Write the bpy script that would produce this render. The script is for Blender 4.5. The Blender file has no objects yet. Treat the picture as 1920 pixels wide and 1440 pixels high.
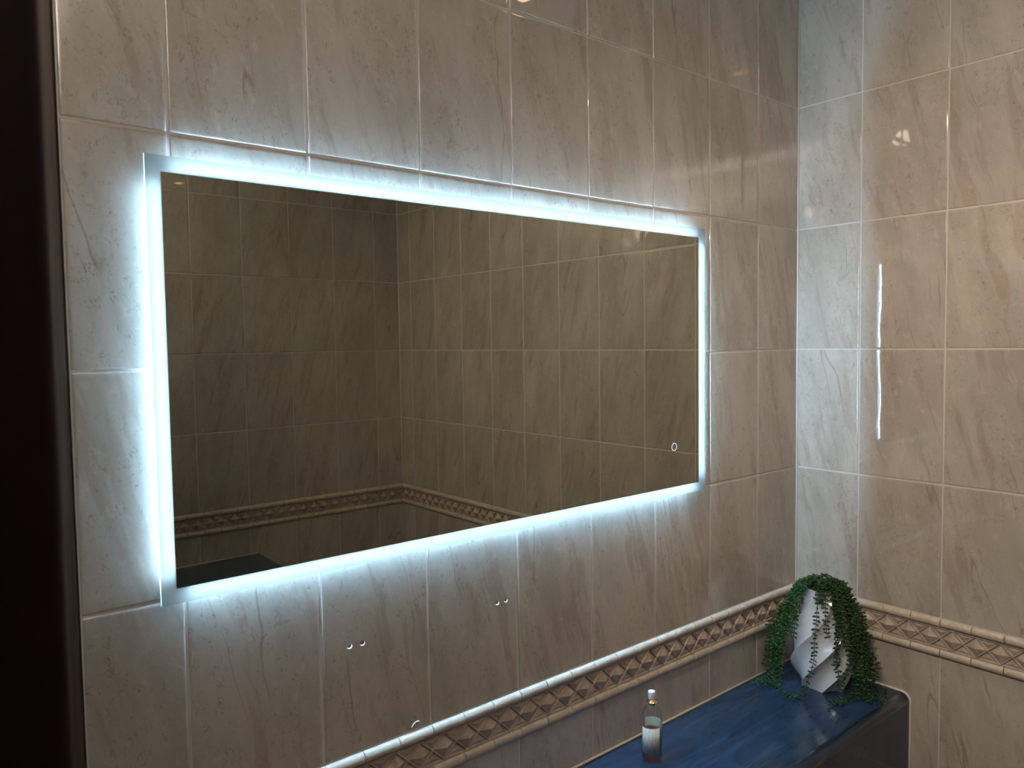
import bpy, bmesh, math, random
from mathutils import Vector, Matrix
C = bpy.context.scene.collection
S = bpy.context.scene
rnd = random.Random(7)

# ---------------------------------------------------------------- camera, world, exposure
CAM = Vector((-1.89882, -1.1008, 0.02861))
YAW, PITCH, ROLL, F = 0.688625, -0.054033, -0.014253, 1435.826
fw = Vector((math.sin(YAW)*math.cos(PITCH), math.cos(YAW)*math.cos(PITCH), math.sin(PITCH)))
rt0 = Vector((math.cos(YAW), -math.sin(YAW), 0)); up0 = rt0.cross(fw)
rt = math.cos(ROLL)*rt0 + math.sin(ROLL)*up0; up = -math.sin(ROLL)*rt0 + math.cos(ROLL)*up0
cd = bpy.data.cameras.new('camera'); cam = bpy.data.objects.new('camera', cd); C.objects.link(cam)
cam.matrix_world = Matrix(((rt.x, up.x, -fw.x, CAM.x), (rt.y, up.y, -fw.y, CAM.y), (rt.z, up.z, -fw.z, CAM.z), (0, 0, 0, 1)))
cd.sensor_width = 36; cd.lens = F/1920*36; cd.clip_start = 0.01
cd.dof.use_dof = True; cd.dof.focus_distance = 2.0; cd.dof.aperture_fstop = cd.lens/3.2
S.camera = cam
w = bpy.data.worlds.new('world'); S.world = w; w.use_nodes = True
w.node_tree.nodes['Background'].inputs[0].default_value = (0.95, 0.9, 0.85, 1)
w.node_tree.nodes['Background'].inputs[1].default_value = 0.12
S.view_settings.view_transform = 'Standard'; S.view_settings.look = 'None'
S.view_settings.gamma = 1; S.view_settings.use_curve_mapping = False
S.view_settings.exposure = 0.25
LED_POWER = 300.0
LAMP_POWER = 60.0
FILL_POWER = 43.0
S.cycles.max_bounces = 10; S.cycles.diffuse_bounces = 5; S.cycles.glossy_bounces = 6
S.cycles.transmission_bounces = 8; S.cycles.transparent_max_bounces = 12
S.cycles.sample_clamp_indirect = 4; S.cycles.caustics_reflective = False; S.cycles.caustics_refractive = False

# ---------------------------------------------------------------- room measures (metres, z = 0 at one grout line)
W = 0.2; H = 0.31708
XL = -1.85; YD = -2.0741; ZC = .965; ZF = -1.58
ZT = -0.6346; ZB = -0.7273; ZL = -0.8400
A0 = -0.18659; B0 = -0.17012

# ---------------------------------------------------------------- helpers
def obj(name, bm, mats, parent=None, smooth=False):
    me = bpy.data.meshes.new(name); bm.normal_update(); bm.to_mesh(me); bm.free()
    if not isinstance(mats, (list, tuple)): mats = [mats]
    for m in mats: me.materials.append(m)
    if smooth:
        for p in me.polygons: p.use_smooth = True
    o = bpy.data.objects.new(name, me); C.objects.link(o)
    if parent: o.parent = parent
    return o
def empty(name, loc=(0, 0, 0)):
    o = bpy.data.objects.new(name, None); C.objects.link(o); o.location = loc; o.empty_display_size = .05
    return o
def tag(o, label=None, cat=None, group=None, kind=None):
    if label: o['label'] = label
    if cat: o['category'] = cat
    if group: o['group'] = group
    if kind: o['kind'] = kind
    return o
def box(bm, a, b, mi=0):
    x0, y0, z0 = a; x1, y1, z1 = b
    v = [bm.verts.new(p) for p in ((x0,y0,z0),(x1,y0,z0),(x1,y1,z0),(x0,y1,z0),(x0,y0,z1),(x1,y0,z1),(x1,y1,z1),(x0,y1,z1))]
    for f in ((0,3,2,1),(4,5,6,7),(0,1,5,4),(1,2,6,5),(2,3,7,6),(3,0,4,7)):
        fc = bm.faces.new([v[i] for i in f]); fc.material_index = mi
def lathe(bm, prof, seg=32, c=(0,0,0), sx=1, sy=1, mi=0, cap0=True, cap1=True):
    rings = []
    for r, z in prof:
        rings.append([bm.verts.new((c[0]+sx*r*math.cos(2*math.pi*k/seg), c[1]+sy*r*math.sin(2*math.pi*k/seg), c[2]+z)) for k in range(seg)])
    for a, b in zip(rings, rings[1:]):
        for k in range(seg):
            f = bm.faces.new((a[k], a[(k+1)%seg], b[(k+1)%seg], b[k])); f.material_index = mi; f.smooth = True
    if cap0: f = bm.faces.new(rings[0][::-1]); f.material_index = mi
    if cap1: f = bm.faces.new(rings[-1]); f.material_index = mi
def tube(bm, pts, rad, seg=6, mi=0):
    rings = []
    for i, p in enumerate(pts):
        d = (pts[min(i+1, len(pts)-1)]-pts[max(i-1, 0)]).normalized()
        a = d.orthogonal().normalized() if i == 0 else (a-d*a.dot(d)).normalized()
        b = d.cross(a); r = rad[i] if isinstance(rad, list) else rad
        rings.append([bm.verts.new(p+r*(math.cos(2*math.pi*k/seg)*a+math.sin(2*math.pi*k/seg)*b)) for k in range(seg)])
    for a_, b_ in zip(rings, rings[1:]):
        for k in range(seg):
            f = bm.faces.new((a_[k], a_[(k+1)%seg], b_[(k+1)%seg], b_[k])); f.material_index = mi; f.smooth = True
    for r_ in (rings[0][::-1], rings[-1]):
        f = bm.faces.new(r_); f.material_index = mi

# ---------------------------------------------------------------- materials
def mat(name, col=(.5,.5,.5), rough=.5, metal=0, **kw):
    m = bpy.data.materials.new(name); m.use_nodes = True
    b = m.node_tree.nodes['Principled BSDF']
    b.inputs['Base Color'].default_value = (*col, 1); b.inputs['Roughness'].default_value = rough; b.inputs['Metallic'].default_value = metal
    for k, v in kw.items():
        b.inputs[k].default_value = v
    return m
class N:
    def __init__(s, m): s.t = m.node_tree; s.b = s.t.nodes.get('Principled BSDF')
    def n(s, ty, **kw):
        x = s.t.nodes.new(ty)
        for k, v in kw.items(): setattr(x, k, v)
        return x
    def l(s, a, b): s.t.links.new(a, b)
    def math(s, op, a, b=None, c=None, clamp=False):
        x = s.n('ShaderNodeMath', operation=op, use_clamp=clamp)
        for i, v in enumerate((a, b, c)):
            if v is None: continue
            if isinstance(v, (int, float)): x.inputs[i].default_value = v
            else: s.l(v, x.inputs[i])
        return x.outputs[0]
    def noise(s, vec, scale, detail=2, rough=.5, dist=0):
        x = s.n('ShaderNodeTexNoise'); x.inputs['Scale'].default_value = scale; x.inputs['Detail'].default_value = detail
        x.inputs['Roughness'].default_value = rough; x.inputs['Distortion'].default_value = dist; s.l(vec, x.inputs['Vector'])
        return x.outputs['Fac']
    def mapping(s, vec, loc=(0,0,0), rot=(0,0,0), sc=(1,1,1)):
        x = s.n('ShaderNodeMapping'); x.inputs['Location'].default_value = loc; x.inputs['Rotation'].default_value = rot; x.inputs['Scale'].default_value = sc
        s.l(vec, x.inputs['Vector']); return x.outputs[0]
    def mix(s, fac, a, b, blend='MIX'):
        x = s.n('ShaderNodeMix', data_type='RGBA', blend_type=blend)
        if isinstance(fac, (int, float)): x.inputs[0].default_value = fac
        else: s.l(fac, x.inputs[0])
        for i, v in ((6, a), (7, b)):
            if isinstance(v, tuple): x.inputs[i].default_value = (*v, 1)
            else: s.l(v, x.inputs[i])
        return x.outputs[2]
    def ramp(s, v, lo, hi, a=0., b=1.):
        x = s.n('ShaderNodeMapRange', interpolation_type='SMOOTHSTEP'); s.l(v, x.inputs[0])
        for i, q in enumerate((lo, hi, a, b)): x.inputs[i+1].default_value = q
        return x.outputs[0]
    def bump(s, h, strength, dist=.001):
        x = s.n('ShaderNodeBump'); x.inputs['Strength'].default_value = strength; x.inputs['Distance'].default_value = dist
        s.l(h, x.inputs['Height']); return x.outputs[0]

def tile_material():
    """Glazed ceramic tile with a printed beige stone pattern, slanting veins and small pits."""
    m = mat('glazed stone tile', (.5,.42,.34), .07); n = N(m); b = n.b
    at = n.n('ShaderNodeAttribute', attribute_name='tile_uv'); vec = at.outputs['Vector']
    ri = n.n('ShaderNodeAttribute', attribute_name='tile_rnd').outputs['Fac']
    r0 = n.mapping(vec, rot=(0, 0, math.radians(-13)))      # vein frame: x across, y along the vein
    warp = n.n('ShaderNodeTexNoise'); warp.inputs['Scale'].default_value = 9; warp.inputs['Detail'].default_value = 3
    n.l(r0, warp.inputs['Vector'])
    va = n.n('ShaderNodeVectorMath', operation='MULTIPLY_ADD'); n.l(warp.outputs['Color'], va.inputs[0])
    va.inputs[1].default_value = (.03, .03, 0); n.l(r0, va.inputs[2]); rw = va.outputs[0]
    big = n.noise(n.mapping(rw, sc=(1, .35, 1)), 11, 4, .6)
    col = n.mix(n.ramp(big, .32, .68), (.435, .405, .352), (.55, .52, .465))
    band = n.noise(n.mapping(rw, sc=(1, .12, 1)), 28, 3, .6)
    col = n.mix(n.ramp(band, .54, .64, 0, .45), col, (.38, .30, .25))
    pale = n.noise(n.mapping(rw, loc=(3, 1, 0), sc=(1, .5, 1)), 60, 4, .65)
    col = n.mix(n.ramp(pale, .55, .7, 0, .35), col, (.66, .61, .55))
    # long thin veins
    v1 = n.noise(n.mapping(rw, loc=(7, 2, 0), sc=(1, .1, 1)), 11, 1.5, .5)
    line = n.math('ABSOLUTE', n.math('SUBTRACT', v1, .5))
    line = n.ramp(line, .0, .007, 1, 0)
    gate = n.ramp(n.noise(n.mapping(vec, loc=(1, 5, 0), sc=(1, .4, 1)), 14, 2), .48, .62)
    col = n.mix(n.math('MULTIPLY', n.math('MULTIPLY', line, gate), .5), col, (.22, .155, .12))
    # broken fine cracks and pits
    v2 = n.noise(n.mapping(rw, loc=(2, 9, 0), sc=(1, .38, 1)), 95, 3, .7, .8)
    crack = n.ramp(n.math('ABSOLUTE', n.math('SUBTRACT', v2, .5)), 0, .022, 1, 0)
    g2 = n.ramp(n.noise(n.mapping(vec, loc=(4, 4, 0), sc=(1, .7, 1)), 80, 2, .6), .50, .60)
    g3 = n.ramp(n.noise(n.mapping(vec, loc=(8, 4, 0), sc=(1, .3, 1)), 16, 2), .36, .55)
    pit = n.math('MULTIPLY', n.math('MULTIPLY', crack, g2), g3)
    col = n.mix(n.math('MULTIPLY', pit, .62), col, (.155, .11, .085))
    v3 = n.noise(n.mapping(vec, loc=(6, 3, 0)), 230, 2, .6, 1.)
    col = n.mix(n.ramp(v3, .60, .72, 0, .28), col, (.24, .18, .14))
    col = n.mix(n.ramp(v3, .38, .26, 0, .3), col, (.68, .62, .55))
    tone = n.n('ShaderNodeMapRange'); n.l(ri, tone.inputs[0]); tone.inputs[3].default_value = .93; tone.inputs[4].default_value = 1.05
    hs = n.n('ShaderNodeHueSaturation'); n.l(col, hs.inputs['Color']); n.l(tone.outputs[0], hs.inputs['Value'])
    n.l(hs.outputs[0], b.inputs['Base Color'])
    hb = n.noise(vec, 260, 2, .5); hb2 = n.noise(vec, 22, 1, .5)
    hgt = n.math('ADD', n.math('MULTIPLY', hb, .010), n.math('MULTIPLY', hb2, .18))
    n.l(n.bump(hgt, 1.0, .001), b.inputs['Normal'])
    b.inputs['Roughness'].default_value = .022; b.inputs['Specular IOR Level'].default_value = .5; b.inputs['IOR'].default_value = 1.85
    return m
M_TILE = tile_material()
M_GROUT = mat('pale grout', (.62, .60, .61), .7)
def ceramic(name, ca, cb, scale, rough):
    m = mat(name, ca, rough); n = N(m)
    tc = n.n('ShaderNodeTexCoord').outputs['Object']
    a = n.noise(tc, scale, 4, .65); a2 = n.noise(n.mapping(tc, loc=(3,3,3)), scale*5, 3, .6)
    col = n.mix(n.ramp(a, .35, .68), ca, cb); col = n.mix(n.ramp(a2, .6, .75, 0, .35), col, tuple(c*.6 for c in ca))
    n.l(col, n.b.inputs['Base Color'])
    n.l(n.bump(n.math('ADD', a, n.math('MULTIPLY', a2, .5)), .5, .0012), n.b.inputs['Normal'])
    return m
M_RAIL = ceramic('cream moulded ceramic', (.54, .48, .41), (.66, .60, .525), 45, .3)
M_BAND = ceramic('brown pink moulded ceramic', (.42, .35, .30), (.55, .475, .415), 60, .28)
M_PLASTER = mat('white ceiling paint', (.60, .54, .48), .8)
def wood():
    m = mat('dark mahogany', (.02,.007,.004), .35); n = N(m)
    tc = n.n('ShaderNodeTexCoord').outputs['Object']
    a = n.noise(n.mapping(tc, sc=(1, 1, .05)), 60, 4, .6)
    n.l(n.mix(a, (.006, .0015, .0007), (.022, .006, .003)), n.b.inputs['Base Color']); return m
M_WOOD = wood(); M_WOOD.node_tree.nodes['Principled BSDF'].inputs['Specular IOR Level'].default_value = .15; M_WOOD.node_tree.nodes['Principled BSDF'].inputs['Roughness'].default_value = .6
def taupe():
    m = mat('taupe painted timber', (.2,.15,.12), .5); n = N(m)
    tc = n.n('ShaderNodeTexCoord').outputs['Object']
    a = n.noise(n.mapping(tc, sc=(1, 1, .03)), 160, 3, .6)
    n.l(n.mix(n.ramp(a, .3, .7), (.055, .038, .028), (.085, .062, .048)), n.b.inputs['Base Color']); return m
M_TAUPE = taupe()
def floor_mat():
    m = mat('beige floor tile', (.4,.33,.27), .25); n = N(m)
    tc = n.n('ShaderNodeTexCoord').outputs['Object']
    br = n.n('ShaderNodeTexBrick'); br.offset = 0; n.l(tc, br.inputs['Vector'])
    br.inputs['Color1'].default_value = (.36,.29,.235,1); br.inputs['Color2'].default_value = (.42,.34,.28,1); br.inputs['Mortar'].default_value = (.3,.27,.24,1)
    br.inputs['Scale'].default_value = 1; br.inputs['Mortar Size'].default_value = .003; br.inputs['Brick Width'].default_value = .33; br.inputs['Row Height'].default_value = .33
    n.l(br.outputs['Color'], n.b.inputs['Base Color']); return m
def emit(name, col, st):
    m = bpy.data.materials.new(name); m.use_nodes = True; t = m.node_tree; t.nodes.clear()
    e = t.nodes.new('ShaderNodeEmission'); o = t.nodes.new('ShaderNodeOutputMaterial')
    e.inputs[0].default_value = (*col, 1); e.inputs[1].default_value = st; t.links.new(e.outputs[0], o.inputs[0]); return m

# ---------------------------------------------------------------- tiled walls as real geometry
def tiled_wall(name, O, U, V, ubreaks, vrows, seed, slab):
    """O origin in the tile face plane, U to the viewer's right, V up; vrows = list of (v0, v1) rows."""
    O, U, V = Vector(O), Vector(U), Vector(V); Nn = U.cross(V)
    r = random.Random(seed)
    bm = bmesh.new(); uvl = bm.verts.layers.float_vector.new('tile_uv'); rl = bm.verts.layers.float.new('tile_rnd')
    g = .0016; prof = ((0, -.0016), (.0003, -.0009), (.0009, -.00035), (.0018, -.0001), (.0032, 0), (.0052, .00004))
    for v0, v1 in vrows:
        for u0, u1 in zip(ubreaks, ubreaks[1:]):
            off = Vector((r.uniform(0, 60), r.uniform(0, 60), r.uniform(0, 60))); rv = r.random()
            tu, tv = r.uniform(-1, 1)*.0022, r.uniform(-1, 1)*.0022; cu, cv = (u0+u1)/2, (v0+v1)/2
            rings = []
            for ins, h in prof:
                a0, a1, b0, b1 = u0+g+ins, u1-g-ins, v0+g+ins, v1-g-ins
                ring = []
                cr = max(.0004, .0014-ins*.2)
                for (cx, cy, sx, sy, q) in ((a0, b0, 1, 1, 180), (a1, b0, -1, 1, 270), (a1, b1, -1, -1, 0), (a0, b1, 1, -1, 90)):
                    for k in (0, 1, 2):
                        an = math.radians(q+45*k); uu = cx+sx*cr+cr*math.cos(an); vv = cy+sy*cr+cr*math.sin(an)
                        hh = h+(uu-cu)*tu+(vv-cv)*tv
                        p = bm.verts.new(O+U*uu+V*vv+Nn*hh); p[uvl] = Vector((uu, vv, 0))+off; p[rl] = rv; ring.append(p)
                rings.append(ring)
            L = len(rings[0])
            for a, b in zip(rings, rings[1:]):
                for k in range(L):
                    f = bm.faces.new((a[k], a[(k+1) % L], b[(k+1) % L], b[k])); f.smooth = True
            f = bm.faces.new(rings[-1]); f.smooth = True
    u0, u1, v0, v1 = slab
    vs = []
    for dn in (-.0011, -.09):
        vs += [bm.verts.new(O+U*a+V*b+Nn*dn) for a, b in ((u0, v0), (u1, v0), (u1, v1), (u0, v1))]
    for f in ((0,1,2,3),(7,6,5,4),(0,4,5,1),(1,5,6,2),(2,6,7,3),(3,7,4,0)):
        bm.faces.new([vs[i] for i in f]).material_index = 1
    return tag(obj(name, bm, [M_TILE, M_GROUT]), kind='structure')
def rows():
    out = []; k = 0
    z = ZT
    zs = [ZT]+[i*H for i in range(-1, 4)]
    for a, b in zip(zs, zs[1:]): out.append((a, min(b, ZC)))
    z = ZB
    while z > ZF+.01: out.append((max(z-H, ZF), z)); z -= H
    return out
R_ = rows()
ub = [0.0]; x = A0
while x > -1.60: ub.append(x); x -= W
ub.append(-1.716); ub = sorted(ub)
tiled_wall('wall_back', (0,0,0), (1,0,0), (0,0,1), ub, R_, 11, (-1.716, .09, ZF, ZC))
ur = [0.0]; y = -B0
while y < -YD-.02: ur.append(y); y += W
ur.append(-YD)
tiled_wall('wall_right', (0,0,0), (0,-1,0), (0,0,1), ur, R_, 23, (0, -YD, ZF, ZC))
uo = [0.0]; y = .1286
while y < 1.83: uo.append(y); y += .20385
uo.append(-XL)
tiled_wall('wall_front', (0,YD,0), (-1,0,0), (0,0,1), uo, R_, 37, (-.09, -XL, ZF, ZC))
# left wall with the doorway the room is seen from
DY0, DY1, DZ = -.66, -1.5, .52
ul = [0.0]; y = .16
def left_piece(name, y0, y1, z0, z1, seed):
    a, b = -y0, -y1
    us = [a]; q = math.ceil(a/W+.01)*W
    while q < b-.02: us.append(q); q += W
    us.append(b)
    rr = [(max(v0, z0), min(v1, z1)) for v0, v1 in R_+[(ZB, ZT)] if min(v1, z1)-max(v0, z0) > .02]
    # U must point to the viewer's right when facing -x: +y
    return tiled_wall(name, (XL, 0, 0), (0, 1, 0), (0, 0, 1), sorted(-q for q in us), rr, seed, (-b, -a, z0, z1))
left_piece('wall_left', -.0, DY0, ZF, ZC, 41)
left_piece('wall_left', DY1, YD, ZF, ZC, 43)
left_piece('wall_left', DY0, DY1, DZ, ZC, 47)
bm = bmesh.new(); box(bm, (-2.9, YD-.1, ZF-.1), (.1, .1, ZF)); tag(obj('floor', bm, floor_mat()), kind='structure')
bm = bmesh.new(); box(bm, (-2.95, YD-.1, ZC), (.1, .1, ZC+.08)); tag(obj('ceiling', bm, M_PLASTER), kind='structure')
# corner sealant beads
bm = bmesh.new(); tube(bm, [Vector((-.0005, -.0005, z)) for z in (ZF, 0, ZC)], .0032, 8)
tag(obj('trim_1', bm, mat('white corner sealant', (.66,.65,.68), .45)), kind='structure')
bm = bmesh.new(); tube(bm, [Vector((-.0005, YD+.0005, z)) for z in (ZF, 0, ZC)], .003, 8)
tag(obj('trim_2', bm, bpy.data.materials['white corner sealant']), kind='structure')
# timber post closing the tiled wall on the left
bm = bmesh.new(); box(bm, (XL, .0006, ZF), (-1.7175, .09, ZC))
o = tag(obj('trim_3', bm, M_TAUPE), kind='structure')
bv = o.modifiers.new('bevel', 'BEVEL'); bv.width = .003; bv.segments = 3
# unseen hallway box outside the doorway, added dark to shut out world light
M_HALL = mat('warm hallway paint', (.10,.08,.065), .8)
for nm, a, b in (('wall_unseen_hall', (-2.95, YD-.1, ZF), (-2.9, .1, ZC)), ('wall_unseen_hall_back', (-2.9, .0, ZF), (XL-.092, .05, ZC)), ('wall_unseen_hall_front', (-2.9, YD-.1, ZF), (XL-.092, YD-.05, ZC))):
    bm = bmesh.new(); box(bm, a, b); tag(obj(nm, bm, M_HALL), kind='structure')
# mahogany door frame
e = tag(empty('door_1', (XL-.06, -1.08, ZF)), kind='structure')
def frame_piece(name, a, b):
    bm = bmesh.new(); box(bm, Vector(a)-e.location, Vector(b)-e.location); o = obj(name, bm, M_WOOD, e)
    bv = o.modifiers.new('bevel', 'BEVEL'); bv.width = .007; bv.segments = 4
    for p in o.data.polygons: p.use_smooth = True
    return o
frame_piece('door_jamb', (XL-.17, DY0-.035, ZF), (-1.8362, DY0+.06, DZ+.03))
frame_piece('door_jamb', (XL-.17, DY1-.04, ZF), (-1.8310, DY1+.03, DZ+.03))
frame_piece('door_head', (XL-.17, DY1+.03, DZ-.03), (-1.8310, DY0-.035, DZ+.04))

# ---------------------------------------------------------------- moulded listello running round the walls
RH = .0200
def listello(name, O, U, length, first, tagkind='structure', cell=W):
    """O at the wall's left end (face plane), U along the wall; tile joints at first, first+W, ..."""
    O, U = Vector(O), Vector(U); V = Vector((0,0,1)); Nn = U.cross(V)
    root = tag(empty(name, O+V*ZB), kind=tagkind)
    P = lambda u, v, h: U*u+V*(v-ZB)+Nn*h
    def rail(vc, nm, seed):
        r = random.Random(seed); bm = bmesh.new()
        seg = W/3; k0 = math.floor(-first/seg)-1; k = k0
        sec = 10
        while first+k*seg < length:
            a, b = max(0, first+k*seg), min(length, first+(k+1)*seg); k += 1
            if b-a < .004: continue
            st = [(a+.0004, .80), (a+.0014, .99), (a+.0035, 1.05), (a+(b-a)*.25, 1.0), (a+(b-a)*.5, .97), (a+(b-a)*.75, 1.0), (b-.0035, 1.05), (b-.0014, .99), (b-.0004, .80)]
            st = [s for i, s in enumerate(st) if i == 0 or s[0] > st[i-1][0]]
            rings = []
            for u, s in st:
                s2 = s*(1+r.uniform(-.015, .015))
                rings.append([bm.verts.new(P(u, vc-(RH/2*.985)*math.cos(math.pi*j/sec), .0100*s2*max(0, math.sin(math.pi*j/sec))**.8-.0005)) for j in range(sec+1)])
            for p, q in zip(rings, rings[1:]):
                for j in range(sec):
                    f = bm.faces.new((p[j], q[j], q[j+1], p[j+1])); f.smooth = True
            bm.faces.new(rings[0]); bm.faces.new(rings[-1][::-1])
        bmesh.ops.recalc_face_normals(bm, faces=bm.faces)
        o = obj(nm, bm, M_RAIL, root)
    rail(ZT-RH/2-.0006, 'top_rail', 1); rail(ZB+RH/2+.0006, 'bottom_rail', 2)
    bm = bmesh.new(); lo, hi = ZB+RH+.0008, ZT-RH-.0008; vm = (lo+hi)/2; cw = W/4
    def quad(ps, sm=False):
        f = bm.faces.new([bm.verts.new(P(*p)) for p in ps]); f.smooth = sm; return f
    quad(((0, lo-.002, .0008), (length, lo-.002, .0008), (length, hi+.002, .0008), (0, hi+.002, .0008)))
    for vv, s in ((lo, 1), (hi, -1)):        # narrow fillets along the rails
        quad(((0, vv, .0045), (length, vv, .0045), (length, vv+s*.0028, .0042), (0, vv+s*.0028, .0042)))
        quad(((0, vv+s*.0028, .0042), (length, vv+s*.0028, .0042), (length, vv+s*.0042, .001), (0, vv+s*.0042, .001)))
    def clipu(u): return min(max(u, 0), length)
    k = math.floor(-first/cw)-1
    while first+k*cw < length:
        u0 = first+k*cw; u1 = u0+cw; um = (u0+u1)/2; k += 1
        if u1 < 0: continue
        hw, hh = cw/2-.0036, (hi-lo)/2-.0042
        L_, R2, T, B_ = (um-hw, vm), (um+hw, vm), (um, vm+hh), (um, vm-hh)
        ap = .0112
        if um-hw > 0 and um+hw < length:
            n_ = 5
            # four facets, each slightly convex towards the apex
            for p, q in ((L_, B_), (B_, R2), (R2, T), (T, L_)):
                c = (um, vm)
                prev = None
                for s in range(n_+1):
                    t = s/n_; h = .0012+(ap-.0012)*(1-(1-t)**1.0) if t < 1 else ap
                    if t > .9: h = ap-.0005
                    row = [(p[0]+(c[0]-p[0])*t, p[1]+(c[1]-p[1])*t, h), (q[0]+(c[0]-q[0])*t, q[1]+(c[1]-q[1])*t, h)]
                    if prev: quad((prev[0], prev[1], row[1], row[0])) if s < n_ else bm.faces.new([bm.verts.new(P(*z)) for z in (prev[0], prev[1], row[0])])
                    prev = row
        # thin raised net crossing between the diamonds
        for (ua, va, ub_, vb) in ((u0, vm, um, hi-.001), (um, hi-.001, u1, vm), (u0, vm, um, lo+.001), (um, lo+.001, u1, vm)):
            ta, tb = 0, 1
            if ub_ <= 0 or ua >= length: continue
            if ua < 0: ta = -ua/(ub_-ua)
            if ub_ > length: tb = (length-ua)/(ub_-ua)
            A = Vector((ua+(ub_-ua)*ta, va+(vb-va)*ta)); B = Vector((ua+(ub_-ua)*tb, va+(vb-va)*tb))
            d = (B-A).normalized(); nn = Vector((-d.y, d.x))*.0016
            quad(((A.x-nn.x, A.y-nn.y, .0008), (B.x-nn.x, B.y-nn.y, .0008), (B.x, B.y, .0052), (A.x, A.y, .0052)))
            quad(((A.x, A.y, .0052), (B.x, B.y, .0052), (B.x+nn.x, B.y+nn.y, .0008), (A.x+nn.x, A.y+nn.y, .0008)))
        # low triangular fields above and below, against the rails
        for s in (1, -1):
            e_ = hi-.0045 if s == 1 else lo+.0045
            tri = [(u1-.018, e_), (u1+.018, e_), (u1, vm+s*.0065)]
            if tri[0][0] < 0 or tri[1][0] > length: continue
            c = (u1, e_-s*.006)
            for i in range(3):
                a, b = tri[i], tri[(i+1) % 3]
                bm.faces.new([bm.verts.new(P(a[0], a[1], .0012)), bm.verts.new(P(b[0], b[1], .0012)), bm.verts.new(P(c[0], c[1], .0040))])
    bmesh.ops.remove_doubles(bm, verts=bm.verts, dist=.00002)
    # all faces towards the room
    for f in bm.faces:
        f.normal_update()
        if f.normal.dot(Nn) < 0: f.normal_flip()
    obj('diamond_band', bm, M_BAND, root)
    return root
LB = 1.716
listello('trim_4', (-LB, 0, 0), (1, 0, 0), LB-.0015, (LB+A0) % W)
listello('trim_5', (0, -.0015, 0), (0, -1, 0), -YD-.003, -B0)
listello('trim_6', (0, YD, 0), (-1, 0, 0), -XL, .1286)

# ---------------------------------------------------------------- back-lit mirror
GY = -.018; GB = -.014
MX0, MX1, MZ0, MZ1 = -1.6225, -.4286, -.3198, .2822
IX0, IX1, IZ0, IZ1 = -1.6029, -.4533, -.2987, .2604
mir = empty('backlit_mirror', ((MX0+MX1)/2, 0, MZ0))
tag(mir, 'large rectangular mirror with a glowing white frosted border on the tiled wall', 'mirror')
ml = mir.location
def mbox(name, a, b, m, parent=mir):
    bm = bmesh.new(); box(bm, Vector(a)-ml, Vector(b)-ml); return obj(name, bm, m, parent)
m_mir = mat('silvered glass', (.70, .70, .65), .0, 1.0)
def mirror_mat():
    m = bpy.data.materials.new('silvered glass face'); m.use_nodes = True; t = m.node_tree; t.nodes.clear()
    g = t.nodes.new('ShaderNodeBsdfGlossy'); g.inputs['Roughness'].default_value = 0.0; g.inputs['Color'].default_value = (.47, .48, .42, 1)
    d = t.nodes.new('ShaderNodeBsdfDiffuse'); d.inputs['Color'].default_value = (.5, .5, .5, 1)
    mx = t.nodes.new('ShaderNodeMixShader'); mx.inputs[0].default_value = .012
    o = t.nodes.new('ShaderNodeOutputMaterial')
    t.links.new(g.outputs[0], mx.inputs[1]); t.links.new(d.outputs[0], mx.inputs[2]); t.links.new(mx.outputs[0], o.inputs[0]); return m
mbox('mirror_glass', (IX0, GY, IZ0), (IX1, GB, IZ1), mirror_mat())
# frosted border: etched front face, clear back and edge of the same 4 mm glass
def frosted():
    m = bpy.data.materials.new('etched glass'); m.use_nodes = True; t = m.node_tree; t.nodes.clear()
    tr = t.nodes.new('ShaderNodeBsdfTranslucent'); tr.inputs[0].default_value = (.150, .136, .126, 1)
    df = t.nodes.new('ShaderNodeBsdfDiffuse'); df.inputs[0].default_value = (.50, .62, .63, 1)
    gl = t.nodes.new('ShaderNodeBsdfGlossy'); gl.inputs['Roughness'].default_value = .15
    m1 = t.nodes.new('ShaderNodeMixShader'); m1.inputs[0].default_value = .35
    m2 = t.nodes.new('ShaderNodeMixShader'); m2.inputs[0].default_value = .03
    o = t.nodes.new('ShaderNodeOutputMaterial')
    t.links.new(tr.outputs[0], m1.inputs[1]); t.links.new(df.outputs[0], m1.inputs[2])
    t.links.new(m1.outputs[0], m2.inputs[1]); t.links.new(gl.outputs[0], m2.inputs[2]); t.links.new(m2.outputs[0], o.inputs[0]); return m
def clear_edge():
    m = bpy.data.materials.new('clear glass back'); m.use_nodes = True; t = m.node_tree; t.nodes.clear()
    tp = t.nodes.new('ShaderNodeBsdfTransparent'); tp.inputs[0].default_value = (.93, .98, .98, 1)
    o = t.nodes.new('ShaderNodeOutputMaterial'); t.links.new(tp.outputs[0], o.inputs[0]); return m
def edge_glass():
    m = bpy.data.materials.new('ground glass edge'); m.use_nodes = True; t = m.node_tree; t.nodes.clear()
    tr = t.nodes.new('ShaderNodeBsdfTranslucent'); tr.inputs[0].default_value = (.85, .97, .98, 1)
    df = t.nodes.new('ShaderNodeBsdfDiffuse'); df.inputs[0].default_value = (.8, .92, .93, 1)
    m1 = t.nodes.new('ShaderNodeMixShader'); m1.inputs[0].default_value = .4
    o = t.nodes.new('ShaderNodeOutputMaterial'); t.links.new(tr.outputs[0], m1.inputs[1]); t.links.new(df.outputs[0], m1.inputs[2]); t.links.new(m1.outputs[0], o.inputs[0]); return m
bm = bmesh.new()
def ringverts(x0, x1, z0, z1, y): return [bm.verts.new(Vector(p)-ml) for p in ((x0,y,z0),(x1,y,z0),(x1,y,z1),(x0,y,z1))]
fo = ringverts(MX0, MX1, MZ0, MZ1, GY); fi = ringverts(IX0, IX1, IZ0, IZ1, GY)
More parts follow.
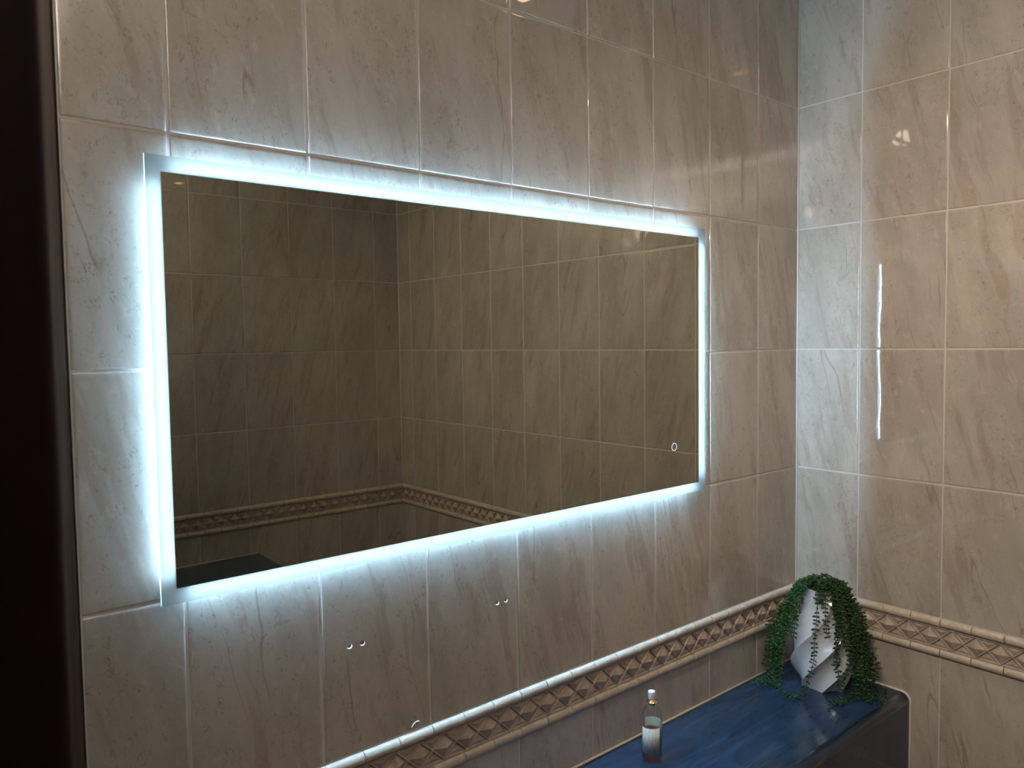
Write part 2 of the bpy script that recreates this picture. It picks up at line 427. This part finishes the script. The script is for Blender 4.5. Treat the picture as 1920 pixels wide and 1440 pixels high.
bo = ringverts(MX0, MX1, MZ0, MZ1, GB); bi = ringverts(IX0, IX1, IZ0, IZ1, GB)
for k in range(4):
    j = (k+1) % 4
    bm.faces.new((fo[k], fo[j], fi[j], fi[k])).material_index = 0
    bm.faces.new((bi[k], bi[j], bo[j], bo[k])).material_index = 1
    bm.faces.new((fo[j], fo[k], bo[k], bo[j])).material_index = 2
o = obj('frosted_border', bm, [frosted(), clear_edge(), edge_glass()], mir); o['label'] = 'glowing frosted white border'
CX0, CX1, CZ0, CZ1 = IX0+.0010, IX1-.0010, IZ0+.0010, IZ1-.0010
mbox('backing_box', (CX0, GB, CZ0), (CX1, -.0003, CZ1), mat('white steel housing', (.75,.78,.8), .4))
def led_mat():
    m = emit('white led strip', (.44, .74, 1.0), LED_POWER); n = N(m); t = m.node_tree
    em = [x for x in t.nodes if x.type == 'EMISSION'][0]
    tc = n.n('ShaderNodeTexCoord').outputs['Object']; sp = n.n('ShaderNodeSeparateXYZ'); n.l(tc, sp.inputs[0])
    s = n.math('ADD', sp.outputs['X'], sp.outputs['Z'])
    wv = n.math('SINE', n.math('MULTIPLY', s, 2*math.pi/.0125))
    n.l(n.ramp(wv, -.6, .6, LED_POWER*.35, LED_POWER*1.65), em.inputs[1]); return m
M_LED = led_mat()
bm = bmesh.new(); y0, y1 = -.0055, -.0015; q = .012; th = .0006
def strip(a, b): box(bm, Vector(a)-ml, Vector(b)-ml)
strip((CX0+q, y0, CZ1), (CX1-q, y1, CZ1+th)); strip((CX0+q, y0, CZ0-th), (CX1-q, y1, CZ0))
strip((CX0-th, y0, CZ0+q), (CX0, y1, CZ1-q)); strip((CX1, y0, CZ0+q), (CX1+th, y1, CZ1-q))
obj('led_strip', bm, M_LED, mir)
bm = bmesh.new()
bc = Vector((-.5414, GY-.0004, -.2090))-ml
def ann(r0, r1, y, seg=40):
    a = [bm.verts.new(bc+Vector((r0*math.cos(2*math.pi*k/seg), y, r0*math.sin(2*math.pi*k/seg)))) for k in range(seg)]
    b = [bm.verts.new(bc+Vector((r1*math.cos(2*math.pi*k/seg), y, r1*math.sin(2*math.pi*k/seg)))) for k in range(seg)]
    return a, b
a, b = ann(.0076, .0088, 0); c, d = ann(.0076, .0088, .0006)
for k in range(40):
    j = (k+1) % 40
    bm.faces.new((a[k], b[k], b[j], a[j])); bm.faces.new((c[k], a[k], a[j], c[j])); bm.faces.new((b[k], d[k], d[j], b[j]))
o = obj('touch_button', bm, emit('lit touch ring', (.62, .74, 1.), 1.1), mir); o['label'] = 'small lit ring of the touch switch'

# ---------------------------------------------------------------- blue ledges
def blue_mat():
    m = mat('dark blue laminate', (.02,.05,.12), .12); n = N(m)
    tc = n.n('ShaderNodeTexCoord').outputs['Object']
    wp = n.noise(tc, 5, 3, .6); 
    st = n.noise(n.mapping(tc, rot=(0, 0, math.radians(24)), sc=(1, 14, 1)), 4.5, 5, .62, .5)
    cl = n.noise(n.mapping(tc, rot=(0, 0, math.radians(-20)), sc=(1, 2.5, 1)), 7, 4, .6, 1.2)
    col = n.mix(n.ramp(cl, .3, .75), (.011, .030, .066), (.020, .052, .105))
    col = n.mix(n.ramp(st, .45, .80, 0, .55), col, (.05, .095, .165))
    sp = n.noise(tc, 190, 2, .6); col = n.mix(n.ramp(sp, .72, .8, 0, .4), col, (.15, .2, .28))
    n.l(col, n.b.inputs['Base Color'])
    n.l(n.ramp(n.noise(tc, 12, 4, .6), .3, .7, .09, .15), n.b.inputs['Roughness'])
    return m
M_BLUE = blue_mat()
M_SEAL = mat('white silicone sealant', (.80, .76, .72), .4)
def ledge(name, x0, x1, ywall, sgn, depth, label, capseal):
    """profile swept along x; sgn = direction from the wall into the room along y"""
    root = tag(empty(name, ((x0+x1)/2, ywall+sgn*depth/2, ZF)), label, 'ledge'); rl = root.location
    R = .020
    pr = [(.0022, ZF+.002), (.0022, ZL), (depth-R, ZL)]
    for k in range(1, 10):
        a = math.pi/2*k/9; pr.append((depth-R+R*math.sin(a), ZL-R+R*math.cos(a)))
    pr += [(depth, ZF+.002)]
    bm = bmesh.new()
    A = [bm.verts.new(Vector((x0, ywall+sgn*p, z))-rl) for p, z in pr]; B = [bm.verts.new(Vector((x1, ywall+sgn*p, z))-rl) for p, z in pr]
    n_ = len(pr)
    for k in range(n_):
        j = (k+1) % n_; f = bm.faces.new((A[k], A[j], B[j], B[k])); f.smooth = 2 <= k <= n_-3
    bm.faces.new(A[::-1]); bm.faces.new(B); bmesh.ops.recalc_face_normals(bm, faces=bm.faces)
    obj('body', bm, M_BLUE, root)
    bm = bmesh.new()
    tube(bm, [Vector((x, ywall+sgn*.0036, ZL+.0012))-rl for x in (x0, (x0+x1)/2, x1)], .0030, 8)
    if capseal:
        pts = [Vector((x1+.0003, ywall+sgn*(p+dp), z+dz))-rl for (p, z), (dp, dz) in zip(pr[1:], [(0,.0015),(0,.0015)]+[(.0015*math.sin(math.pi/2*k/9), .0015*math.cos(math.pi/2*k/9)) for k in range(1,10)]+[(.0015,0)])]
        tube(bm, pts, .0028, 8)
    o = obj('sealant', bm, M_SEAL, root); o['label'] = 'thin off-white line of sealant along the tiles'
    return root
ledge('boxed_ledge', -1.15, -.0036, 0, -1, .304, 'glossy dark blue boxed-in ledge below the mirror carrying vase and bottle', True)
ledge('boxed_ledge', XL+.004, -.712, YD, 1, .304, 'dark blue ledge seen only as a reflection in the mirror lower left corner', False)

# ---------------------------------------------------------------- vase with trailing plant
PC = Vector((-.111, -.135, ZL+.0006)); PHT = .244
pot = tag(empty('potted_plant', PC), 'white twisted faceted vase with trailing green string-leaf plant on blue ledge corner', 'plant')
def vr(t):   # circumradius along the height
    return .054+.026*math.sin(math.pi*min(1, t/.92)**.9)*(1-.12*t)-.012*max(0, t-.55)/.45
def vase_mesh(inner):
    bm = bmesh.new(); nz, per = 60, 16; rings = []
    for i in range(nz+1):
        t = i/nz; z = t*PHT; tw = math.radians(211+165*t)
        R = vr(t)-(.005 if inner else 0); ring = []
        for s in range(6):
            for q in range(per):
                f = q/per; a0 = math.radians(60*s)+tw; a1 = a0+math.radians(60)
                p = Vector((math.cos(a0), math.sin(a0)))*(1-f)+Vector((math.cos(a1), math.sin(a1)))*f
                p *= 1-.075*math.sin(math.pi*f)
                # soften the very edge
                e_ = min(f, 1-f); p *= 1-.006*math.exp(-(e_/.03)**2)
                wave = 1+.02*math.sin(2*math.pi*(f+t*2))*math.sin(math.pi*t)
                ring.append(bm.verts.new((p.x*R*wave, p.y*R*wave, z)))
        rings.append(ring)
    return bm, rings
bm, rg = vase_mesh(False); n_ = len(rg[0])
for a, b in zip(rg, rg[1:]):
    for k in range(n_): bm.faces.new((a[k], a[(k+1) % n_], b[(k+1) % n_], b[k])).smooth = True
bm.faces.new(rg[0][::-1])
top = rg[-1]
inn = [bm.verts.new((v.co.x*.88, v.co.y*.88, PHT)) for v in top]; inn2 = [bm.verts.new((v.co.x*.84, v.co.y*.84, PHT-.03)) for v in top]
for k in range(n_):
    j = (k+1) % n_
    bm.faces.new((top[k], top[j], inn[j], inn[k])); bm.faces.new((inn[k], inn[j], inn2[j], inn2[k]))
bm.faces.new(inn2)
def vase_mat():
    m = mat('white marbled ceramic', (.62,.62,.64), .14); n = N(m)
    tc = n.n('ShaderNodeTexCoord').outputs['Object']
    v = n.noise(n.mapping(tc, loc=(1,2,3)), 14, 3, .6, 1.2)
    ln = n.ramp(n.math('ABSOLUTE', n.math('SUBTRACT', v, .5)), 0, .010, 1, 0)
    g = n.ramp(n.noise(n.mapping(tc, loc=(5,2,3)), 12, 2), .5, .62)
    col = n.mix(n.math('MULTIPLY', n.math('MULTIPLY', ln, g), .8), (.60, .60, .63), (.93, .93, .93))
    n.l(col, n.b.inputs['Base Color']); return m
o = obj('vase', bm, vase_mat(), pot)
me = o.data; me.set_sharp_from_angle(angle=math.radians(24))
vf = Vector((-.88, -.475, 0)).normalized(); vrt = Vector((.475, -.88, 0)).normalized()
def pdir(deg): a = math.radians(deg); return vf*math.cos(a)+vrt*math.sin(a)
def leaf_mat(name, ca, cb):
    m = mat(name, ca, .45); n = N(m)
    tc = n.n('ShaderNodeTexCoord').outputs['Object']
    n.l(n.mix(n.noise(tc, 60, 2), ca, cb), n.b.inputs['Base Color']); return m
M_LEAF = [leaf_mat('dark green leaf', (.006,.035,.008), (.014,.075,.014)), leaf_mat('mid green leaf', (.010,.055,.010), (.03,.13,.018))]
M_STEM = mat('green stem', (.012, .035, .010), .5)
def clampw(p):
    w_ = p+PC
    w_.x = min(w_.x, -.013); w_.y = min(w_.y, -.016); w_.z = max(w_.z, ZL+.005)
    return w_-PC
def catmull(P, n=14):
    out = []
    Q = [P[0]*2-P[1]]+P+[P[-1]*2-P[-2]]
    for i in range(1, len(Q)-2):
        for s in range(n):
            t = s/n; a, b, c, d = Q[i-1:i+3]
            out.append(.5*((2*b)+(c-a)*t+(2*a-5*b+4*c-d)*t*t+(3*b-a-3*c+d)*t**3))
    out.append(P[-1]); return out
def add_leaf(bm, base, d, nrm, L, Wd, mi):
    s = d.cross(nrm).normalized(); nrm = s.cross(d).normalized()
    pts = [(0, 0, 0), (.3, .42, .04), (.62, .5, .05), (1, 0, .0)]
    v0 = bm.verts.new(base); tip = bm.verts.new(base+d*L)
    rg = []
    for f, wd, th in ((.28, .40, .20), (.6, .5, .22), (.85, .26, .12)):
        c = base+d*L*f
        rg.append([bm.verts.new(c+s*Wd*wd), bm.verts.new(c+nrm*Wd*th), bm.verts.new(c-s*Wd*wd), bm.verts.new(c-nrm*Wd*th)])
    for k in range(4):
        j = (k+1) % 4
        fs = [bm.faces.new((v0, rg[0][j], rg[0][k])), bm.faces.new((rg[2][k], rg[2][j], tip))]
        for a, b in zip(rg, rg[1:]): fs.append(bm.faces.new((a[k], a[j], b[j], b[k])))
        for f in fs: f.material_index = mi; f.smooth = True
def vine(ctrl, mi, sp=.0082, L=.0102):
    ctrl = [clampw(p) for p in ctrl]; pts = [clampw(p) for p in catmull(ctrl)]
    bm = bmesh.new(); tube(bm, pts, .0008, 5, 2)
    acc = 0; k = 0
    for a, b in zip(pts, pts[1:]):
        acc += (b-a).length
        if acc >= sp:
            acc = 0; k += 1
            t = (b-a).normalized() if (b-a).length > 1e-6 else Vector((0,0,-1))
            side = t.cross(Vector((rnd.uniform(-.5,.5), rnd.uniform(-.5,.5), 1)) if abs(t.z) < .8 else vf+Vector((rnd.uniform(-.9,.9), rnd.uniform(-.9,.9), 0)))
            side.normalize()
            for sg in (1, -1):
                dd = (side*sg+t*rnd.uniform(.05, .45)+Vector((rnd.uniform(-.3,.3), rnd.uniform(-.3,.3), rnd.uniform(-.25,.3)))).normalized()
                nr = t.cross(dd)+Vector((rnd.uniform(-.4,.4), rnd.uniform(-.4,.4), rnd.uniform(-.4,.4)))
                if nr.length < .05: nr = Vector((0,0,1))
                LL = L*rnd.uniform(.7, 1.2)
                tipw = b+dd*LL+PC
                if tipw.x > -.003 or tipw.y > -.003 or tipw.z < ZL+.0006: 
                    dd = Vector((-abs(dd.x) if tipw.x > -.003 else dd.x, -abs(dd.y) if tipw.y > -.003 else dd.y, abs(dd.z) if tipw.z < ZL+.0006 else dd.z)).normalized()
                add_leaf(bm, b, dd, nr, LL, .0056*rnd.uniform(.85, 1.15), mi)
    return obj('vine', bm, [M_LEAF[0], M_LEAF[1], M_STEM], pot)
def hang(phi, R, zend, tail=None, apex=.030, mi=0, wig=.012, start=.02, midR=None):
    """phi: 0 = towards the viewer, 90 = right, -90 = left. zend = height over the ledge."""
    d = pdir(phi); T = PHT
    j = lambda s=1: Vector((rnd.uniform(-wig, wig), rnd.uniform(-wig, wig), rnd.uniform(-wig, wig)*.6))*s
    c = [pdir(phi+rnd.uniform(-60, 60))*start+Vector((0,0,T-.006)), d*.026+Vector((0,0,T+apex*.8))+j(.5), d*.052+Vector((0,0,T+apex*.25))+j(.5)]
    n = max(1, round((T-zend)/.05)); mr = midR or R
    for i in range(1, n+1):
        f = i/n; rr = .060+(R-.060)*min(1, f*1.25)**.75
        c.append(d*rr+Vector((0,0,T-.01-(T-.01-zend)*f))+j(.9 if i < n else .5))
    if tail:
        for tp in tail: c.append(Vector((tp[0], tp[1], ZL+.006))-PC)
    return vine(c, mi)
# crown and curtain on the left
for phi, R, ze, mi in ((-62,.098,.13,1),(-78,.115,.06,1),(-95,.125,.05,0),(-112,.13,.03,0),(-74,.100,.075,1),(-66,.090,.10,1),(-84,.112,.02,1),(-100,.135,.07,0),(-58,.088,.17,1),(-80,.128,.09,1),(-93,.142,.03,0)):
    hang(phi, R, ze, mi=mi)
hang(-76, .108, .02, [(-.205,-.045),(-.236,-.035)], mi=1); hang(-84, .118, .02, [(-.20,-.03),(-.243,-.032)], mi=1)
hang(-70, .100, .02, [(-.205,-.070),(-.230,-.095),(-.236,-.135)], mi=1); hang(-90, .12, .012, [(-.19,-.05),(-.215,-.062)], mi=1)
hang(-80, .11, .015, [(-.20,-.055),(-.222,-.085)], mi=1)
# sparse strands over the front of the vase
hang(-12, .085, .085, [(-.205,-.140),(-.237,-.140)], apex=.02, wig=.004)
hang(8, .084, .15, apex=.018, wig=.006); hang(22, .088, .075, apex=.02, wig=.007); hang(30, .086, .02, apex=.02, wig=.006)
hang(-48, .086, .13, apex=.026, wig=.005)
# dense curtain on the right
for phi, R, ze, mi in ((34,.092,.04,0),(42,.094,.09,0),(60,.106,.02,0),(72,.112,.03,0),(84,.114,.07,0),(92,.112,.05,0),(64,.112,.05,0),(56,.106,.015,0),(102,.10,.08,0),(40,.09,.13,1),(70,.095,.12,0),(50,.092,.10,0)):
    hang(phi, R, ze, mi=mi)
hang(58, .108, .02, [(-.105,-.255),(-.09,-.292)], mi=0); hang(50, .104, .015, [(-.14,-.235),(-.175,-.225),(-.213,-.208)], mi=1)
hang(44, .10, .015, [(-.13,-.225),(-.165,-.215),(-.19,-.20)], mi=0); hang(66, .112, .02, [(-.10,-.25),(-.085,-.275)], mi=1)
hang(76, .118, .02, [(-.075,-.25),(-.07,-.285)], mi=0); hang(86, .12, .02, [(-.05,-.24),(-.035,-.262)], mi=0)
hang(62, .11, .015, [(-.115,-.25),(-.13,-.268)], mi=1)
# short sprigs heaped on top
for k in range(22):
    phi = rnd.uniform(0, 360); d = pdir(phi); T = PHT
    rr = rnd.uniform(.025, .052)
    vine([d*rnd.uniform(0, .02)+Vector((0,0,T-.01)), d*rr*.5+Vector((0,0,T+rnd.uniform(.012,.026))), d*rr+Vector((0,0,T+rnd.uniform(.0,.022))), d*(rr+.018)+Vector((0,0,T-rnd.uniform(.0,.04)))], k % 3 == 0)
for phi in (-150,-170,170,150,130,-135): hang(phi, .10, rnd.uniform(.09,.15))

# ---------------------------------------------------------------- bottle
BC = Vector((-.700, -.0845, ZL+.0006))
bot = tag(empty('spray_bottle', BC), 'clear bottle with pink liquid, white printed label, gold collar and white cap', 'bottle')
RB = .0222
def thin_clear(name, tint, refl):
    m = bpy.data.materials.new(name); m.use_nodes = True; t = m.node_tree; t.nodes.clear(); n = N(m)
    tp = n.n('ShaderNodeBsdfTransparent'); tp.inputs[0].default_value = (*tint, 1)
    g = n.n('ShaderNodeBsdfGlossy'); g.inputs['Roughness'].default_value = .03
    lw = n.n('ShaderNodeLayerWeight'); lw.inputs[0].default_value = .5
    fac = n.math('ADD', n.math('MULTIPLY', n.math('POWER', lw.outputs['Facing'], 3.5), refl), .035)
    mx = n.n('ShaderNodeMixShader'); o = n.n('ShaderNodeOutputMaterial')
    n.l(fac, mx.inputs[0]); n.l(tp.outputs[0], mx.inputs[1]); n.l(g.outputs[0], mx.inputs[2]); n.l(mx.outputs[0], o.inputs[0]); return m
m_glass = thin_clear('clear plastic', (.95,.96,.96), .6)
bm = bmesh.new()
outer = [(.016,.0),(.0195,.0006),(.0215,.003),(RB,.007),(RB,.088),(.0218,.094),(.0200,.101),(.0168,.108),(.0125,.1135),(.0080,.1165),(.0070,.1175),(.0070,.1225)]
inner = [(max(r-.0014,.0045), z if i > 2 else z+.0022) for i, (r, z) in enumerate(outer)]; inner[-1] = (.0055,.1225)
seg = 48
def ringset(bm, prof): return [[bm.verts.new((r*math.cos(2*math.pi*k/seg), r*.92*math.sin(2*math.pi*k/seg), z)) for k in range(seg)] for r, z in prof]
ro = ringset(bm, outer); ri_ = ringset(bm, inner)
for rs, fl in ((ro, 0), (ri_, 1)):
    for a, b in zip(rs, rs[1:]):
        for k in range(seg):
            v = (a[k], a[(k+1) % seg], b[(k+1) % seg], b[k]); f = bm.faces.new(v[::-1] if fl else v); f.smooth = True
bm.faces.new(ro[0][::-1]); bm.faces.new(ri_[0])
for k in range(seg): bm.faces.new((ro[-1][k], ro[-1][(k+1) % seg], ri_[-1][(k+1) % seg], ri_[-1][k]))
obj('bottle_body', bm, m_glass, bot)
bm = bmesh.new()
lq = [(r-.0004, z+.0005) for r, z in inner if z < .06]+[(RB-.0018, .062)]
rl_ = ringset(bm, lq)
for a, b in zip(rl_, rl_[1:]):
    for k in range(seg): bm.faces.new((a[k], a[(k+1) % seg], b[(k+1) % seg], b[k])).smooth = True
bm.faces.new(rl_[0][::-1]); bm.faces.new(rl_[-1])
o = obj('liquid', bm, thin_clear('pink liquid', (.93, .74, .69), .2), bot); o['label'] = 'pink liquid filling the lower half'
def label_mat():
    m = mat('printed paper label', (.66,.65,.58), .5); n = N(m)
    at = n.n('ShaderNodeAttribute', attribute_name='lab').outputs['Vector']; sp = n.n('ShaderNodeSeparateXYZ'); n.l(at, sp.inputs[0])
    u, v = sp.outputs['X'], sp.outputs['Y']
    cols = n.math('GREATER_THAN', n.math('FRACT', n.math('MULTIPLY', u, 1000/1.55)), .48)
    txt = n.noise(n.mapping(at, sc=(300, 1700, 1)), 1, 2, .7)
    t2 = n.ramp(txt, .45, .52)
    gap = n.ramp(n.noise(n.mapping(at, loc=(3,3,0), sc=(320, 60, 1)), 1, 0), .42, .46)
    ink = n.math('MULTIPLY', n.math('MULTIPLY', cols, t2), gap)
    n.l(n.mix(n.math('MULTIPLY', ink, .6), (.66, .65, .58), (.16, .15, .14)), n.b.inputs['Base Color']); return m
def label_part(name, ph0, ph1, z0, z1, m, rad):
    bm = bmesh.new(); lay = bm.verts.layers.float_vector.new('lab'); cols = []
    for k in range(25):
        ph = ph0+(ph1-ph0)*k/24; d = pdir(ph)
        c = []
        for zz in (z0, z1):
            for r in (rad, rad-.0002):
                p = bm.verts.new((d.x*r, d.y*r*.92, zz)); p[lay] = Vector((math.radians(ph)*r, zz, 0)); c.append(p)
        cols.append(c)
    for a, b in zip(cols, cols[1:]):
        for f in ((a[0], b[0], b[2], a[2]), (a[3], b[3], b[1], a[1]), (a[2], b[2], b[3], a[3]), (a[1], b[1], b[0], a[0])): bm.faces.new(f).smooth = True
    return obj(name, bm, m, bot)
label_part('label', -50, 62, .0215, .0745, label_mat(), RB+.0003)['label'] = 'pale back label with lines of small print'
label_part('label', 118, 235, .0215, .0800, mat('cream label paper', (.60,.60,.53), .55), RB+.0003)['label'] = 'plain reverse of the front label seen through the bottle'
bm = bmesh.new(); lathe(bm, [(.0072,.1165),(.0078,.1185),(.0078,.1205),(.0118,.1226),(.0122,.1233),(.0118,.1240),(.0072,.1250),(.0058,.1262),(.0056,.1290)], 40)
obj('collar', bm, mat('gold metal', (.85,.60,.28), .2, 1.0), bot)['label'] = 'gold neck collar'
bm = bmesh.new(); lathe(bm, [(.0066,.1285),(.0071,.1290),(.0071,.1440),(.0067,.1450),(.0040,.1451)], 40)
obj('cap', bm, mat('white plastic', (.85,.85,.87), .3), bot)['label'] = 'white spray cap'

# ---------------------------------------------------------------- small marks on the tiles: drilled holes with painted shade and rim glint
M_CHIP_GLINT = mat('white chip and glint', (.93,.92,.89), .4); M_HOLE = mat('hole shade', (.20,.17,.14), .8)
for (x, z, r, lab) in ((-1.3390,-.4545,.0042,'leftmost of the four drilled holes in the tiles below the mirror'),(-1.3161,-.4553,.0042,'second drilled hole from the left in the tiles below the mirror'),
                  (-1.0363,-.4537,.0036,'third drilled hole from the left in the tiles below the mirror'),(-1.0159,-.4534,.0036,'rightmost of the four drilled holes in the tiles below the mirror')):
    t = tag(empty('drilled_hole', (x, -.0002, z)), lab, 'hole', 'old drilled screw holes below the mirror')
    bm = bmesh.new(); n_ = 24
    c0 = [bm.verts.new((r*math.cos(2*math.pi*k/n_), -.00015, r*math.sin(2*math.pi*k/n_))) for k in range(n_)]
    c1 = [bm.verts.new((r*math.cos(2*math.pi*k/n_), .0002, r*math.sin(2*math.pi*k/n_))) for k in range(n_)]
    bm.faces.new(c0)
    for k in range(n_): bm.faces.new((c0[k], c0[(k+1) % n_], c1[(k+1) % n_], c1[k]))
    obj('hole', bm, M_HOLE, t)  # flat disc, shade inside the hole put in its colour
    bm = bmesh.new()
    pts = [Vector((r*math.cos(math.radians(a)), -.0002, r*math.sin(math.radians(a)))) for a in range(195, 386, 10)]
    tube(bm, pts, [.0012*math.sin(math.pi*(i+.6)/(len(pts)+.2))+.0002 for i in range(len(pts))], 6)
    obj('rim_glint', bm, M_CHIP_GLINT, t)  # pale crescent painting the light caught on the lower rim
bm = bmesh.new()
pts = [Vector(p) for p in ((-1.2262,-.0004,-.6268),(-1.2238,-.0004,-.6240),(-1.2205,-.0004,-.6212),(-1.2168,-.0004,-.6197),(-1.2130,-.0004,-.6200),(-1.2102,-.0004,-.6222))]
pts = [p-Vector((-1.2173,0,-.6224)) for p in pts]
tube(bm, catmull(pts, 5), .0009, 6); o = obj('chip_mark', bm, M_CHIP_GLINT); o.location = (-1.2173, 0, -.6224)
tag(o, 'small curved white chip mark in the tile just above the moulded border', 'chip')

# ---------------------------------------------------------------- ceiling downlights
def downlight(x, y, power, label, aim=None):
    t = tag(empty('downlight', (x, y, ZC)), label, 'ceiling light', 'ceiling downlights')
    bm = bmesh.new(); lathe(bm, [(.030,-.0005),(.034,-.004),(.041,-.004),(.043,-.0005)], 32, cap0=False, cap1=False); obj('trim_ring', bm, mat('brushed steel ring', (.6,.6,.6), .3, 1), t)
    bm = bmesh.new(); lathe(bm, [(.0005,-.0015),(.028,-.0015),(.029,-.0005)], 32, cap0=False, cap1=False)
    bmesh.ops.recalc_face_normals(bm, faces=bm.faces)
    obj('bulb', bm, emit('warm bulb', (1., .60, .28), 8), t)
    lo = lamp(t, power, -.04, 105 if aim is None else 84)
    if aim is not None: lo.rotation_euler = (Vector(aim)-Vector((x, y, ZC-.04))).to_track_quat('-Z', 'Y').to_euler()   # swivelled towards the far wall
def lamp(t, power, z, size):
    ld = bpy.data.lights.new('bulb_light', 'SPOT'); ld.energy = power; ld.color = (1., .80, .62); ld.spot_size = math.radians(size); ld.spot_blend = 1.0; ld.shadow_soft_size = .025
    lo = bpy.data.objects.new('bulb_light', ld); C.objects.link(lo); lo.parent = t; lo.location = (0, 0, z); return lo
downlight(-.51, -.53, LAMP_POWER*.18, 'warm round ceiling downlight nearest the tiled corner, reflected in the tiles')
downlight(-1.76, -.53, LAMP_POWER*.9, 'warm round ceiling downlight close to the doorway', aim=(0, -.85, -.15))
# unseen uplight channel added on the left wall for soft fill off the ceiling
def fill_trough(y0, y1):
    t = tag(empty('added_uplight', (XL, (y0+y1)/2, .58)), 'unseen white uplight channel added over the doorway for soft fill', 'added fill light'); l_ = t.location
    bm = bmesh.new(); pr = [(.002,.0),(.175,.0),(.175,.075),(.170,.075),(.170,.006),(.080,.006),(.080,.075),(.002,.075)]
    A = [bm.verts.new((p, y0-l_.y, z)) for p, z in pr]; B = [bm.verts.new((p, y1-l_.y, z)) for p, z in pr]
    for k in range(len(pr)):
        j = (k+1) % len(pr); bm.faces.new((A[k], A[j], B[j], B[k]))
    bm.faces.new(A); bm.faces.new(B); bmesh.ops.recalc_face_normals(bm, faces=bm.faces)
    obj('fill_trough', bm, M_PLASTER, t)
    ld = bpy.data.lights.new('fill_light', 'AREA'); ld.shape = 'RECTANGLE'; ld.size = .05; ld.size_y = abs(y1-y0)-.04; ld.energy = FILL_POWER; ld.color = (1., .965, .92)
    lo = bpy.data.objects.new('fill_light', ld); C.objects.link(lo); lo.parent = t; lo.location = (.108, 0, .036); lo.rotation_euler = (0, math.radians(180-48), 0)
fill_trough(-.95, -1.99)
